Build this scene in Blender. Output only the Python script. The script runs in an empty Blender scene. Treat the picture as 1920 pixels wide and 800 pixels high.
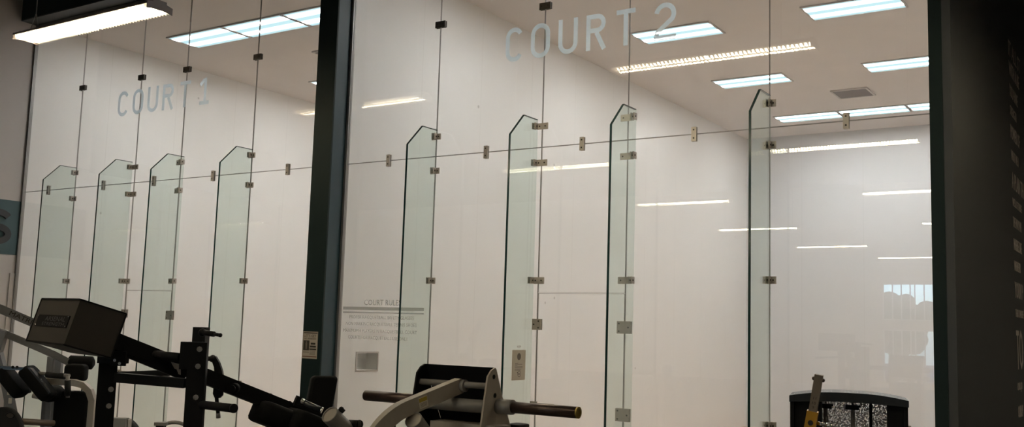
import bpy, bmesh, math, random
from mathutils import Vector, Matrix
random.seed(7)
SC = bpy.context.scene
COL = SC.collection
V = Vector
PI = math.pi

# ------------------------------------------------------------------ camera
CAM = V((5.005, -7.8715, 1.8147))
F = V((-0.546633, 0.82948942, 0.11462842)).normalized()
R = V((0.83651547, 0.54712407, 0.02995189)).normalized()
U = R.cross(F).normalized()
FPX = 1877.83
cd = bpy.data.cameras.new('camera')
cam = bpy.data.objects.new('camera', cd)
COL.objects.link(cam)
m = Matrix((R, U, -F)).transposed().to_4x4()
m.translation = CAM
cam.matrix_world = m
cd.sensor_width = 36
cd.lens = FPX / 1920 * 36
cd.clip_end = 200
cd.clip_start = 0.05
SC.camera = cam

def P(px, py, dep):
    """a survey point: pixel and distance along the view axis to world coordinates"""
    return CAM + (F + R * ((px - 960) / FPX) - U * ((py - 400) / FPX)) * dep

# ------------------------------------------------------------------ materials
def nm(name):
    mt = bpy.data.materials.new(name)
    mt.use_nodes = True
    nt = mt.node_tree
    return mt, nt, nt.nodes, nt.links

def pbr(name, col, rough=0.5, metal=0.0, noise=0.0, nscale=8.0, bump=0.0, spec=0.5):
    mt, nt, N, L = nm(name)
    b = N['Principled BSDF']
    b.inputs['Roughness'].default_value = rough
    b.inputs['Metallic'].default_value = metal
    b.inputs['Specular IOR Level'].default_value = spec
    tc = N.new('ShaderNodeTexCoord')
    nz = N.new('ShaderNodeTexNoise')
    nz.inputs['Scale'].default_value = nscale
    nz.inputs['Detail'].default_value = 4
    L.new(tc.outputs['Object'], nz.inputs['Vector'])
    mx = N.new('ShaderNodeMix'); mx.data_type = 'RGBA'
    c = tuple(col) + (1,)
    mx.inputs[6].default_value = tuple(x * (1 - noise) for x in col) + (1,)
    mx.inputs[7].default_value = tuple(min(1, x * (1 + noise)) for x in col) + (1,)
    L.new(nz.outputs['Fac'], mx.inputs[0])
    L.new(mx.outputs[2], b.inputs['Base Color'])
    if bump:
        bp = N.new('ShaderNodeBump'); bp.inputs['Strength'].default_value = bump
        bp.inputs['Distance'].default_value = 0.002
        L.new(nz.outputs['Fac'], bp.inputs['Height'])
        L.new(bp.outputs['Normal'], b.inputs['Normal'])
    return mt

def emis(name, col, s):
    mt, nt, N, L = nm(name)
    N.remove(N['Principled BSDF'])
    e = N.new('ShaderNodeEmission')
    e.inputs['Color'].default_value = tuple(col) + (1,)
    e.inputs['Strength'].default_value = s
    L.new(e.outputs[0], N['Material Output'].inputs['Surface'])
    return mt

def glass(name, tint, f0=0.042, rough=0.0):
    """thin float glass: each face lets light through and mirrors by the Fresnel law (Schlick)"""
    mt, nt, N, L = nm(name)
    N.remove(N['Principled BSDF'])
    tr = N.new('ShaderNodeBsdfTransparent'); tr.inputs[0].default_value = tuple(tint) + (1,)
    gl = N.new('ShaderNodeBsdfGlossy'); gl.inputs['Roughness'].default_value = rough
    gl.inputs['Color'].default_value = (1, 1, 1, 1)
    lw = N.new('ShaderNodeLayerWeight'); lw.inputs['Blend'].default_value = 0.5
    # Facing output = 1 - |cos|
    pw = N.new('ShaderNodeMath'); pw.operation = 'POWER'; pw.inputs[1].default_value = 5
    L.new(lw.outputs['Facing'], pw.inputs[0])
    ma = N.new('ShaderNodeMath'); ma.operation = 'MULTIPLY_ADD'
    ma.inputs[1].default_value = 1 - f0; ma.inputs[2].default_value = f0
    L.new(pw.outputs[0], ma.inputs[0])
    mx = N.new('ShaderNodeMixShader')
    L.new(ma.outputs[0], mx.inputs[0]); L.new(tr.outputs[0], mx.inputs[1]); L.new(gl.outputs[0], mx.inputs[2])
    L.new(mx.outputs[0], N['Material Output'].inputs['Surface'])
    return mt

def wall_mat(name, col, seam_axis='Y', seam=1.22, dark=0.90):
    """laminated court panels: white, faint mottling, thin seams between the sheets, sparse ball scuffs"""
    mt, nt, N, L = nm(name)
    b = N['Principled BSDF']; b.inputs['Roughness'].default_value = 0.38
    b.inputs['Specular IOR Level'].default_value = 0.35
    tc = N.new('ShaderNodeTexCoord')
    sp = N.new('ShaderNodeSeparateXYZ'); L.new(tc.outputs['Object'], sp.inputs[0])
    def M(op, a, bb=None):
        n = N.new('ShaderNodeMath'); n.operation = op
        for i, x in enumerate((a, bb)):
            if x is None: continue
            if isinstance(x, (int, float)): n.inputs[i].default_value = x
            else: L.new(x, n.inputs[i])
        return n.outputs[0]
    fr = M('FRACT', M('DIVIDE', M('ADD', sp.outputs[seam_axis], 50.0), seam))
    line = M('LESS_THAN', fr, 0.006)
    nz = N.new('ShaderNodeTexNoise'); nz.inputs['Scale'].default_value = 1.3; nz.inputs['Detail'].default_value = 5
    L.new(tc.outputs['Object'], nz.inputs['Vector'])
    sc_ = N.new('ShaderNodeTexVoronoi'); sc_.inputs['Scale'].default_value = 1.1
    L.new(tc.outputs['Object'], sc_.inputs['Vector'])
    spot = M('LESS_THAN', sc_.outputs['Distance'], 0.022)
    mx = N.new('ShaderNodeMix'); mx.data_type = 'RGBA'
    mx.inputs[6].default_value = tuple(c * 0.965 for c in col) + (1,)
    mx.inputs[7].default_value = tuple(min(1, c * 1.02) for c in col) + (1,)
    L.new(nz.outputs['Fac'], mx.inputs[0])
    m2 = N.new('ShaderNodeMix'); m2.data_type = 'RGBA'
    L.new(M('MULTIPLY', line, 0.13), m2.inputs[0]); L.new(mx.outputs[2], m2.inputs[6])
    m2.inputs[7].default_value = (0.25, 0.22, 0.18, 1)
    m3 = N.new('ShaderNodeMix'); m3.data_type = 'RGBA'
    L.new(M('MULTIPLY', spot, 0.35), m3.inputs[0]); L.new(m2.outputs[2], m3.inputs[6])
    m3.inputs[7].default_value = (0.15, 0.12, 0.1, 1)
    L.new(m3.outputs[2], b.inputs['Base Color'])
    return mt

def wood_mat(name):
    mt, nt, N, L = nm(name)
    b = N['Principled BSDF']; b.inputs['Roughness'].default_value = 0.3
    tc = N.new('ShaderNodeTexCoord')
    mp = N.new('ShaderNodeMapping'); mp.inputs['Rotation'].default_value = (0, 0, PI / 2)
    L.new(tc.outputs['Object'], mp.inputs[0])
    bk = N.new('ShaderNodeTexBrick'); bk.inputs['Scale'].default_value = 1
    bk.inputs['Brick Width'].default_value = 1.2; bk.inputs['Row Height'].default_value = 0.057
    bk.inputs['Mortar Size'].default_value = 0.001
    bk.inputs['Color1'].default_value = (0.84, 0.66, 0.50, 1)
    bk.inputs['Color2'].default_value = (0.88, 0.71, 0.55, 1)
    bk.inputs['Mortar'].default_value = (0.35, 0.2, 0.1, 1)
    L.new(mp.outputs[0], bk.inputs['Vector']); L.new(bk.outputs['Color'], b.inputs['Base Color'])
    return mt

def troffer_mat(name):
    """prismatic lens in front of two fluorescent tubes: brightest below each tube"""
    mt, nt, N, L = nm(name)
    N.remove(N['Principled BSDF'])
    tc = N.new('ShaderNodeTexCoord')
    sp = N.new('ShaderNodeSeparateXYZ'); L.new(tc.outputs['Generated'], sp.inputs[0])
    wv = N.new('ShaderNodeMath'); wv.operation = 'MULTIPLY'; wv.inputs[1].default_value = 4 * PI
    L.new(sp.outputs['Y'], wv.inputs[0])
    cs = N.new('ShaderNodeMath'); cs.operation = 'COSINE'; L.new(wv.outputs[0], cs.inputs[0])
    mr = N.new('ShaderNodeMapRange')
    mr.inputs[1].default_value = 1; mr.inputs[2].default_value = -1
    mr.inputs[3].default_value = 0; mr.inputs[4].default_value = 1
    L.new(cs.outputs[0], mr.inputs[0])
    pw = N.new('ShaderNodeMath'); pw.operation = 'POWER'; pw.inputs[1].default_value = 5.0
    L.new(mr.outputs[0], pw.inputs[0])
    ma = N.new('ShaderNodeMath'); ma.operation = 'MULTIPLY'
    ma.inputs[1].default_value = TROFFER
    L.new(pw.outputs[0], ma.inputs[0])
    e = N.new('ShaderNodeEmission'); e.inputs['Color'].default_value = (0.985, 0.965, 0.945, 1)
    L.new(ma.outputs[0], e.inputs['Strength'])
    e2 = N.new('ShaderNodeEmission'); e2.inputs['Color'].default_value = (0.62, 0.90, 0.97, 1)
    e2.inputs['Strength'].default_value = 0.95
    ad = N.new('ShaderNodeAddShader'); L.new(e.outputs[0], ad.inputs[0]); L.new(e2.outputs[0], ad.inputs[1])
    L.new(ad.outputs[0], N['Material Output'].inputs['Surface'])
    return mt

def frost_mat(name, col, alpha):
    mt, nt, N, L = nm(name)
    N.remove(N['Principled BSDF'])
    tr = N.new('ShaderNodeBsdfTransparent')
    d = N.new('ShaderNodeBsdfDiffuse'); d.inputs[0].default_value = tuple(col) + (1,)
    t = N.new('ShaderNodeBsdfTranslucent'); t.inputs[0].default_value = tuple(col) + (1,)
    m1 = N.new('ShaderNodeMixShader'); m1.inputs[0].default_value = 0.72
    L.new(d.outputs[0], m1.inputs[1]); L.new(t.outputs[0], m1.inputs[2])
    m2 = N.new('ShaderNodeMixShader'); m2.inputs[0].default_value = alpha
    L.new(tr.outputs[0], m2.inputs[1]); L.new(m1.outputs[0], m2.inputs[2])
    L.new(m2.outputs[0], N['Material Output'].inputs['Surface'])
    return mt

def mesh_mat(name, c1, c2):
    mt, nt, N, L = nm(name)
    b = N['Principled BSDF']; b.inputs['Roughness'].default_value = 0.5
    tc = N.new('ShaderNodeTexCoord'); v = N.new('ShaderNodeTexVoronoi'); v.inputs['Scale'].default_value = 160
    L.new(tc.outputs['Object'], v.inputs['Vector'])
    rp = N.new('ShaderNodeMath'); rp.operation = 'GREATER_THAN'; rp.inputs[1].default_value = 0.45
    L.new(v.outputs['Distance'], rp.inputs[0])
    b.inputs['Base Color'].default_value = tuple(c1) + (1,)
    iv = N.new('ShaderNodeMath'); iv.operation = 'LESS_THAN'; iv.inputs[1].default_value = 0.52
    L.new(v.outputs['Distance'], iv.inputs[0])
    tr = N.new('ShaderNodeBsdfTransparent'); ms = N.new('ShaderNodeMixShader')
    L.new(iv.outputs[0], ms.inputs[0]); L.new(b.outputs[0], ms.inputs[1]); L.new(tr.outputs[0], ms.inputs[2])
    L.new(ms.outputs[0], N['Material Output'].inputs['Surface'])
    return mt

TROFFER = 45.0
GYMLIGHT = 88.0
M = dict(
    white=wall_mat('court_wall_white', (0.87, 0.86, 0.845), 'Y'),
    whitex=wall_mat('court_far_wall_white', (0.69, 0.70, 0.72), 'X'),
    ceil=pbr('court_ceiling', (0.76, 0.725, 0.71), 0.9, noise=0.05, nscale=2.5),
    wood=wood_mat('maple_floor'),
    gymfloor=pbr('rubber_floor', (0.09, 0.088, 0.085), 0.7, noise=0.3, nscale=60),
    gymwall=pbr('gym_wall_paint', (0.60, 0.555, 0.53), 0.8, noise=0.02),
    gymceil=pbr('gym_ceiling', (0.25, 0.24, 0.23), 0.9),
    pale=pbr('pale_jamb', (0.52, 0.48, 0.45), 0.6),
    teal=pbr('teal_steel', (0.018, 0.046, 0.062), 0.45, noise=0.05),
    tealdark=pbr('dark_green_paint', (0.008, 0.018, 0.019), 0.55, noise=0.05, spec=0.2),
    tealband=pbr('teal_band', (0.060, 0.110, 0.122), 0.6),
    letterdark=pbr('charcoal_letter', (0.035, 0.038, 0.044), 0.5),
    blackwall=pbr('black_wall_paint', (0.038, 0.043, 0.050), 0.5, noise=0.08, nscale=3),
    wallprint=pbr('off_white_print', (0.55, 0.50, 0.47), 0.7),
    beam=pbr('beam_lit_underside', (0.035, 0.042, 0.044), 0.5),
    channel=pbr('aluminium_channel', (0.30, 0.29, 0.28), 0.4, 0.6),
    steel=pbr('brushed_clip', (0.50, 0.46, 0.42), 0.42, 0.35, noise=0.08, nscale=40),
    darkclip=pbr('dark_bronze_clip', (0.13, 0.115, 0.095), 0.5, 0.3),
    bolt=pbr('dark_bolt', (0.06, 0.055, 0.05), 0.4, 0.5),
    frost=frost_mat('frosted_vinyl', (0.75, 0.83, 0.88), 0.82),
    frost2=frost_mat('grey_vinyl', (0.52, 0.53, 0.50), 0.62),
    pane=glass('clear_glass', (0.985, 0.992, 0.988)),
    fin=glass('fin_glass', (0.90, 0.945, 0.925)),
    edge=pbr('glass_edge_green', (0.012, 0.035, 0.033), 0.15),
    seal=pbr('joint_silicone', (0.34, 0.33, 0.31), 0.4),
    troffer=troffer_mat('troffer_lens'),
    tframe=pbr('troffer_frame', (0.55, 0.53, 0.52), 0.5),
    ventm=pbr('vent_grey', (0.26, 0.25, 0.26), 0.6),
    lamp=emis('lamp_lens', (1.0, 0.86, 0.60), GYMLIGHT),
    blade=pbr('louver_blade', (0.85, 0.82, 0.76), 0.4, 0.2),
    housing=pbr('fixture_housing', (0.20, 0.17, 0.16), 0.5, 0.2),
    cable=pbr('cable', (0.25, 0.25, 0.24), 0.5, 0.3),
    black=pbr('black_powdercoat', (0.009, 0.009, 0.010), 0.55, noise=0.15, nscale=30, bump=0.05, spec=0.10),
    boxblack=pbr('matte_black_sheet', (0.034, 0.030, 0.026), 0.48, noise=0.1, nscale=20),
    vinyl=pbr('black_vinyl', (0.0075, 0.0075, 0.0078), 0.65, noise=0.1, nscale=90, bump=0.15, spec=0.07),
    rubber=pbr('black_rubber', (0.011, 0.011, 0.011), 0.7, noise=0.2, nscale=50, spec=0.2),
    grey=pbr('grey_powdercoat', (0.23, 0.22, 0.21), 0.45, 0.2, noise=0.08, nscale=30),
    silver=pbr('silver_frame', (0.20, 0.20, 0.205), 0.4, 0.3, noise=0.06, nscale=30),
    taupe=pbr('taupe_frame', (0.38, 0.345, 0.30), 0.42, 0.25, noise=0.08, nscale=30),
    bronze=pbr('bronze_grey_tube', (0.20, 0.16, 0.12), 0.42, 0.4, noise=0.06),
    yellow=pbr('yellow_sleeve', (0.52, 0.27, 0.02), 0.4, 0.2, noise=0.08),
    chrome=pbr('bright_chrome', (0.75, 0.74, 0.72), 0.18, 1.0),
    brown=pbr('worn_brown_steel', (0.055, 0.035, 0.03), 0.35, 0.5, noise=0.3, nscale=25),
    gold=pbr('brass_end', (0.30, 0.22, 0.06), 0.4, 0.7),
    mesh=mesh_mat('perforated_screen', (0.50, 0.46, 0.46), (0.11, 0.10, 0.10)),
    gloss=pbr('gloss_black_shell', (0.030, 0.034, 0.040), 0.22),
    paper=pbr('cream_paper', (0.62, 0.56, 0.46), 0.8),
    poster=pbr('poster_paper', (0.46, 0.40, 0.34), 0.7),
    ink=pbr('dark_ink', (0.03, 0.026, 0.022), 0.8),
    redink=pbr('dull_red_ink', (0.16, 0.07, 0.05), 0.8),
    greyink=pbr('grey_ink', (0.20, 0.17, 0.14), 0.8),
    labely=pbr('yellow_label', (0.42, 0.32, 0.06), 0.6),
    labelw=pbr('white_label', (0.60, 0.56, 0.48), 0.6),
    engraved=pbr('engraved_letter', (0.040, 0.041, 0.045), 0.4),
    leaf=pbr('tree_leaves', (0.05, 0.09, 0.04), 0.8, noise=0.4, nscale=4),
    bark=pbr('bark', (0.1, 0.08, 0.06), 0.9),
    asphalt=pbr('asphalt', (0.2, 0.2, 0.2), 0.9),
    mull=pbr('white_mullion', (0.75, 0.75, 0.75), 0.5),
)

# ------------------------------------------------------------------ mesh tools
class MB:
    xf = None      # optional placement of a thing built round the origin
    def __init__(s):
        s.bm = bmesh.new()
    def face(s, pts):
        vs = [s.bm.verts.new(p) for p in pts]
        return s.bm.faces.new(vs)
    def box(s, x0, x1, y0, y1, z0, z1):
        s.hexa([V((x0, y0, z0)), V((x1, y0, z0)), V((x1, y1, z0)), V((x0, y1, z0)),
                V((x0, y0, z1)), V((x1, y0, z1)), V((x1, y1, z1)), V((x0, y1, z1))])
        return s
    def hexa(s, p):
        v = [s.bm.verts.new(q) for q in p]
        for f in ((0, 3, 2, 1), (4, 5, 6, 7), (0, 1, 5, 4), (1, 2, 6, 5), (2, 3, 7, 6), (3, 0, 4, 7)):
            s.bm.faces.new([v[i] for i in f])
        return s
    def obox(s, c, ax, ay, az, hx, hy, hz):
        ax, ay, az = ax.normalized() * hx, ay.normalized() * hy, az.normalized() * hz
        return s.hexa([c - ax - ay - az, c + ax - ay - az, c + ax + ay - az, c - ax + ay - az,
                       c - ax - ay + az, c + ax - ay + az, c + ax + ay + az, c - ax + ay + az])
    def bar(s, a, b, w, h, up=V((0, 0, 1))):
        d = (b - a).normalized()
        side = d.cross(up)
        if side.length < 1e-3: side = d.cross(V((0, 1, 0)))
        side.normalize(); u2 = side.cross(d).normalized()
        return s.obox((a + b) / 2, d, side, u2, (b - a).length / 2, w / 2, h / 2)
    def prism(s, pts, n):
        """closed polygon extruded by vector n"""
        a = [s.bm.verts.new(p) for p in pts]; b = [s.bm.verts.new(p + n) for p in pts]
        s.bm.faces.new(a[::-1]); s.bm.faces.new(b)
        k = len(pts)
        for i in range(k):
            s.bm.faces.new([a[i], a[(i + 1) % k], b[(i + 1) % k], b[i]])
        return s
    def sweep(s, pts, r, seg=14, closed=False, cap=True, rx=None):
        n = len(pts); rings = []
        prev = None
        for i, p in enumerate(pts):
            if closed: t = pts[(i + 1) % n] - pts[i - 1]
            elif i == 0: t = pts[1] - p
            elif i == n - 1: t = p - pts[i - 1]
            else: t = (pts[i + 1] - p).normalized() + (p - pts[i - 1]).normalized()
            t.normalize()
            if prev is None:
                u = t.cross(V((0, 0, 1)))
                if u.length < 1e-3: u = t.cross(V((0, 1, 0)))
            else:
                u = prev - t * prev.dot(t)
            u.normalize(); prev = u
            w = t.cross(u).normalized()
            rr = r[i] if isinstance(r, (list, tuple)) else r
            rings.append([s.bm.verts.new(p + (u * math.cos(2 * PI * k / seg) + w * math.sin(2 * PI * k / seg)) * rr) for k in range(seg)])
        m_ = n if closed else n - 1
        for i in range(m_):
            a, b = rings[i], rings[(i + 1) % n]
            for k in range(seg):
                f = s.bm.faces.new([a[k], a[(k + 1) % seg], b[(k + 1) % seg], b[k]]); f.smooth = True
        if cap and not closed:
            s.bm.faces.new(rings[0][::-1]); s.bm.faces.new(rings[-1])
        return s
    def tube(s, a, b, r, seg=16):
        return s.sweep([a, b], r, seg)
    def ring(s, a, b, ro, ri, seg=20):
        """hollow open tube from a to b"""
        t = (b - a).normalized(); u = t.cross(V((0, 0, 1)))
        if u.length < 1e-3: u = t.cross(V((0, 1, 0)))
        u.normalize(); w = t.cross(u)
        def rg(p, r): return [s.bm.verts.new(p + (u * math.cos(2 * PI * k / seg) + w * math.sin(2 * PI * k / seg)) * r) for k in range(seg)]
        A, B, C, D = rg(a, ro), rg(b, ro), rg(b, ri), rg(a, ri)
        for X, Y in ((A, B), (B, C), (C, D), (D, A)):
            for k in range(seg):
                s.bm.faces.new([X[k], X[(k + 1) % seg], Y[(k + 1) % seg], Y[k]])
        return s
    def ball(s, c, r, sz=(1, 1, 1), seg=12):
        mt = Matrix.Translation(c) @ Matrix.Diagonal((r * sz[0], r * sz[1], r * sz[2], 1))
        res = bmesh.ops.create_uvsphere(s.bm, u_segments=seg, v_segments=seg // 2 + 2, radius=1, matrix=mt)
        for v in res['verts']:
            for f in v.link_faces: f.smooth = True
        return s
    def pad(s, c, ax, ay, az, hx, hy, hz, r=0.02, seg=5):
        """upholstered block: rounded in the ax-ay plane and softly on both faces"""
        ax, ay, az = ax.normalized(), ay.normalized(), az.normalized()
        prof = []
        for sx, sy, a0 in ((1, 1, 0), (-1, 1, 90), (-1, -1, 180), (1, -1, 270)):
            for k in range(seg + 1):
                a = math.radians(a0 + 90 * k / seg)
                prof.append((sx * (hx - r) + r * math.cos(a), sy * (hy - r) + r * math.sin(a)))
        e = min(r * 0.5, hz * 0.6)
        rings = []
        for z, ins in ((-hz, e), (-hz + e * 0.3, e * 0.3), (-hz + e, 0), (hz - e, 0), (hz - e * 0.3, e * 0.3), (hz, e)):
            kx, ky = (hx - ins) / hx, (hy - ins) / hy
            rings.append([s.bm.verts.new(c + ax * x * kx + ay * y * ky + az * z) for x, y in prof])
        n = len(prof)
        for a, b in zip(rings, rings[1:]):
            for k in range(n):
                f = s.bm.faces.new([a[k], a[(k + 1) % n], b[(k + 1) % n], b[k]]); f.smooth = True
        s.bm.faces.new(rings[0][::-1]); s.bm.faces.new(rings[-1])
        return s
    def build(s, name, mat, parent=None, bevel=0.0):
        if bevel:
            bmesh.ops.bevel(s.bm, geom=[e for e in s.bm.edges if e.is_manifold and e.calc_face_angle(0) > 0.6],
                            offset=bevel, segments=2, affect='EDGES', clamp_overlap=True)
        bmesh.ops.recalc_face_normals(s.bm, faces=s.bm.faces[:])
        if MB.xf is not None: bmesh.ops.transform(s.bm, matrix=MB.xf, verts=s.bm.verts[:])
        off = V((0, 0, 0))
        if parent is not None:
            off = world_loc(parent)
            origin = V((0, 0, 0))
        else:
            xs = [v.co for v in s.bm.verts]
            lo = V([min(v[i] for v in xs) for i in range(3)]); hi = V([max(v[i] for v in xs) for i in range(3)])
            origin = V(((lo.x + hi.x) / 2, (lo.y + hi.y) / 2, lo.z))
            off = origin
        for v in s.bm.verts: v.co -= off
        me = bpy.data.meshes.new(name); s.bm.to_mesh(me); s.bm.free()
        o = bpy.data.objects.new(name, me); COL.objects.link(o)
        me.materials.append(M[mat] if isinstance(mat, str) else mat)
        if parent is not None: o.parent = parent
        else: o.location = origin
        return o

def world_loc(o):
    p = V(o.location)
    while o.parent is not None:
        o = o.parent; p += V(o.location)
    return p

def tag(o, label=None, cat=None, group=None, kind=None):
    if label: o['label'] = label
    if cat: o['category'] = cat
    if group: o['group'] = group
    if kind: o['kind'] = kind
    return o

def thing(name, loc, label, cat, group=None, kind=None):
    o = bpy.data.objects.new(name, None); COL.objects.link(o)
    o.empty_display_size = 0.1; o.location = loc
    return tag(o, label, cat, group, kind)

def copy_tree(o, parent=None):
    c = o.copy(); COL.objects.link(c)
    if parent is not None: c.parent = parent
    for ch in list(o.children): copy_tree(ch, c)
    return c

def struct(name, mb, mat, label=None, cat='wall', parent=None):
    o = mb.build(name, mat, parent)
    return tag(o, label, cat, None, 'structure')

def text_obj(name, s_, origin, xd, up, width, height, mat, parent=None, thick=0.002, align='l'):
    """flat lettering: text scaled to width x height (cap height), its face towards xd x up"""
    cu = bpy.data.curves.new('tmp', 'FONT'); cu.body = s_; cu.extrude = 0; cu.resolution_u = 2
    t = bpy.data.objects.new('tmp', cu); COL.objects.link(t)
    bpy.context.view_layer.update()
    me = bpy.data.meshes.new_from_object(t.evaluated_get(bpy.context.evaluated_depsgraph_get()))
    bpy.data.objects.remove(t); bpy.data.curves.remove(cu)
    x0 = min(v.co.x for v in me.vertices); x1 = max(v.co.x for v in me.vertices)
    y0 = min(v.co.y for v in me.vertices); y1 = max(v.co.y for v in me.vertices)
    bm = bmesh.new(); bm.from_mesh(me); bpy.data.meshes.remove(me)
    nrm = xd.cross(up)
    r_ = bmesh.ops.extrude_face_region(bm, geom=bm.faces[:])
    top = [g for g in r_['geom'] if isinstance(g, bmesh.types.BMVert)]
    for v in top: v.co.z = 1
    for v in bm.verts:
        a, b, c = (v.co.x - x0) / (x1 - x0) * width, (v.co.y - y0) / (y1 - y0) * height, v.co.z * thick
        v.co = origin + xd * a + up * b + nrm * c
    mb = MB(); mb.bm.free(); mb.bm = bm
    return mb.build(name, mat, parent)

X_, Y_, Z_ = V((1, 0, 0)), V((0, 1, 0)), V((0, 0, 1))
H = 5.94            # court ceiling
D = 12.19           # court depth
GT = 5.87           # top of the glass
# ------------------------------------------------------------------ court shell
struct('floor', MB().box(-8.6, 3.62, 0.02, D, -0.06, 0.0), 'wood', 'pale maple plank floor of the two courts', 'floor')
struct('floor', MB().box(-34, 11, -33.2, 0.02, -0.10, 0.0), 'gymfloor', 'dark rubber floor of the gym in front of the courts', 'floor')
struct('floor', MB().box(3.62, 11, 0.02, D + .3, -0.10, 0.0), 'gymfloor', 'dark rubber floor of the passage beside court 2', 'floor')
struct('ceiling', MB().box(-8.4, 3.62, 0.0, D, H, H + 0.1), 'ceil', 'greyish plaster ceiling over the courts', 'ceiling')
struct('ceiling', MB().box(-34, 11, -33.2, 0.02, 8.0, 8.1), 'gymceil', 'dark ceiling of the gym', 'ceiling')
struct('ceiling', MB().box(3.62, 11, 0.02, D + .3, 8.0, 8.1), 'gymceil', 'dark ceiling of the passage beside court 2', 'ceiling')
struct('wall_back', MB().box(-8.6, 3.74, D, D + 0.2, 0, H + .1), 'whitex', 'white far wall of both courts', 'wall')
struct('wall_back', MB().box(3.74, 11, D + .1, D + 0.3, 0, 8), 'gymwall', 'grey end wall of the passage beside court 2', 'wall')
struct('wall_left', MB().box(-8.6, -8.4, 0.0, D, 0, H), 'white', 'white left side wall of court 1', 'wall')
# middle wall, its left face towards court 1, with the ball recess on its right face
mbw = MB()
ya, yb, za, zb = 0.325, 0.66, 1.328, 1.508
mbw.box(-2.60, -2.34, 0.02, ya, 0, H); mbw.box(-2.60, -2.34, yb, D, 0, H)
mbw.box(-2.60, -2.34, ya, yb, 0, za); mbw.box(-2.60, -2.34, ya, yb, zb, H)
mbw.box(-2.60, -2.50, ya, yb, za, zb)
wm = struct('wall_middle', mbw, 'white', 'white dividing wall between court 1 and court 2', 'wall')
mb = MB(); t_ = 0.018
mb.box(-2.341, -2.334, ya - t_, yb + t_, zb, zb + t_); mb.box(-2.341, -2.334, ya - t_, yb + t_, za - t_, za)
mb.box(-2.341, -2.334, ya - t_, ya, za, zb); mb.box(-2.341, -2.334, yb, yb + t_, za, zb)
tag(mb.build('ball_recess_frame', 'pale'), 'small square frame round the ball recess in the left wall of court 2', 'frame')
struct('wall_right', MB().box(3.62, 3.68, 0.0, D, 0, H), 'white', 'white right side wall of court 2', 'wall')
struct('wall_right', MB().box(3.68, 3.74, -0.23, D + .1, 0, 8), 'blackwall', 'black painted outer side wall of court 2 with white lettering', 'wall')
struct('wall_front', MB().box(-8.4, 3.68, -0.1, 0.02, GT + .06, 8.0), 'gymwall', 'grey wall above the glass fronts', 'wall')
# gym surroundings
struct('wall_left', MB().box(-8.62, -8.40, -1.0, 0.0, 0, 8.0), 'gymwall', 'grey gym side wall carrying a teal band and a charcoal letter', 'wall')
struct('wall_front', MB().box(-34, -8.6, 0.0, 0.2, 0, 8.0), 'gymwall', 'grey gym wall left of the courts', 'wall')
struct('wall_left', MB().box(-34.2, -34.0, -33.2, 0.2, 0, 8.0), 'gymwall', 'far left grey wall of the gym', 'wall')
struct('wall_right', MB().box(11.0, 11.2, -33.2, D + .3, 0, 8.0), 'gymwall', 'grey right wall of the gym', 'wall')
# rear wall with a row of windows
YW = -33.0
mbw = MB()
wx0, wx1 = -4.43, 3.6
mbw.box(-34, wx0, YW - 0.2, YW, 0, 8); mbw.box(wx1, 11, YW - .2, YW, 0, 8)
mbw.box(wx0, wx1, YW - .2, YW, 4.04, 8); mbw.box(wx0, wx1, YW - .2, YW, 2.25, 2.60); mbw.box(wx0, wx1, YW - .2, YW, 0, 0.25)
struct('wall_rear', mbw, 'gymwall', 'grey rear wall of the gym round the windows', 'wall')
for i, (z0, z1) in enumerate(((0.25, 2.25), (2.60, 4.04))):
    w = thing('window_%d' % (i + 1), V((0, YW - .1, z0)), ('lower', 'upper')[i] + ' row of gym windows in the rear wall', 'window', None, 'structure')
    f = MB(); x = wx0; k = 0
    while x < wx1 - .05:
        f.box(x, x + 0.035, YW - .12, YW - .05, z0, z1)
        x += (0.34, 0.33, 0.33, 0.17)[k % 4]; k += 1
    f.box(wx0, wx1, YW - .12, YW - .05, z0, z0 + .05); f.box(wx0, wx1, YW - .12, YW - .05, z1 - .05, z1)
    f.build('window_frame', 'mull', w)
    g = MB(); g.box(wx0, wx1, YW - .09, YW - .085, z0, z1); g.build('pane', 'pane', w)
# outdoors behind the windows
struct('ground_outside', MB().box(-30, 30, -80, -33.3, -0.2, -0.1), 'asphalt', 'grey ground outside the rear windows', 'ground')
for i, (tx, ty, h, rr) in enumerate(((-6.2, -44, 4.2, 1.6), (-1.6, -45, 5.3, 1.6), (3.0, -43, 4.9, 1.6), (7.6, -46, 4.6, 1.6))):
    t = thing('tree', V((tx, ty, -0.1)), 'dark leafy tree outside the rear windows, %s in the row' % ('first', 'second', 'third', 'last')[i], 'tree', 'trees outside the rear windows')
    MB().sweep([V((tx, ty, -.1)), V((tx, ty, h - rr))], [0.18, 0.1]).build('trunk', 'bark', t)
    c = MB()
    for k in range(40):
        a = random.uniform(0, 2 * PI); q = random.random() ** .5
        c.ball(V((tx + rr * q * math.cos(a), ty + rr * q * math.sin(a), h - rr + random.uniform(-.8, 1) * rr * (1.05 - q * .6))), random.uniform(.35, .65), seg=8)
    c.build('crown', 'leaf', t)

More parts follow.
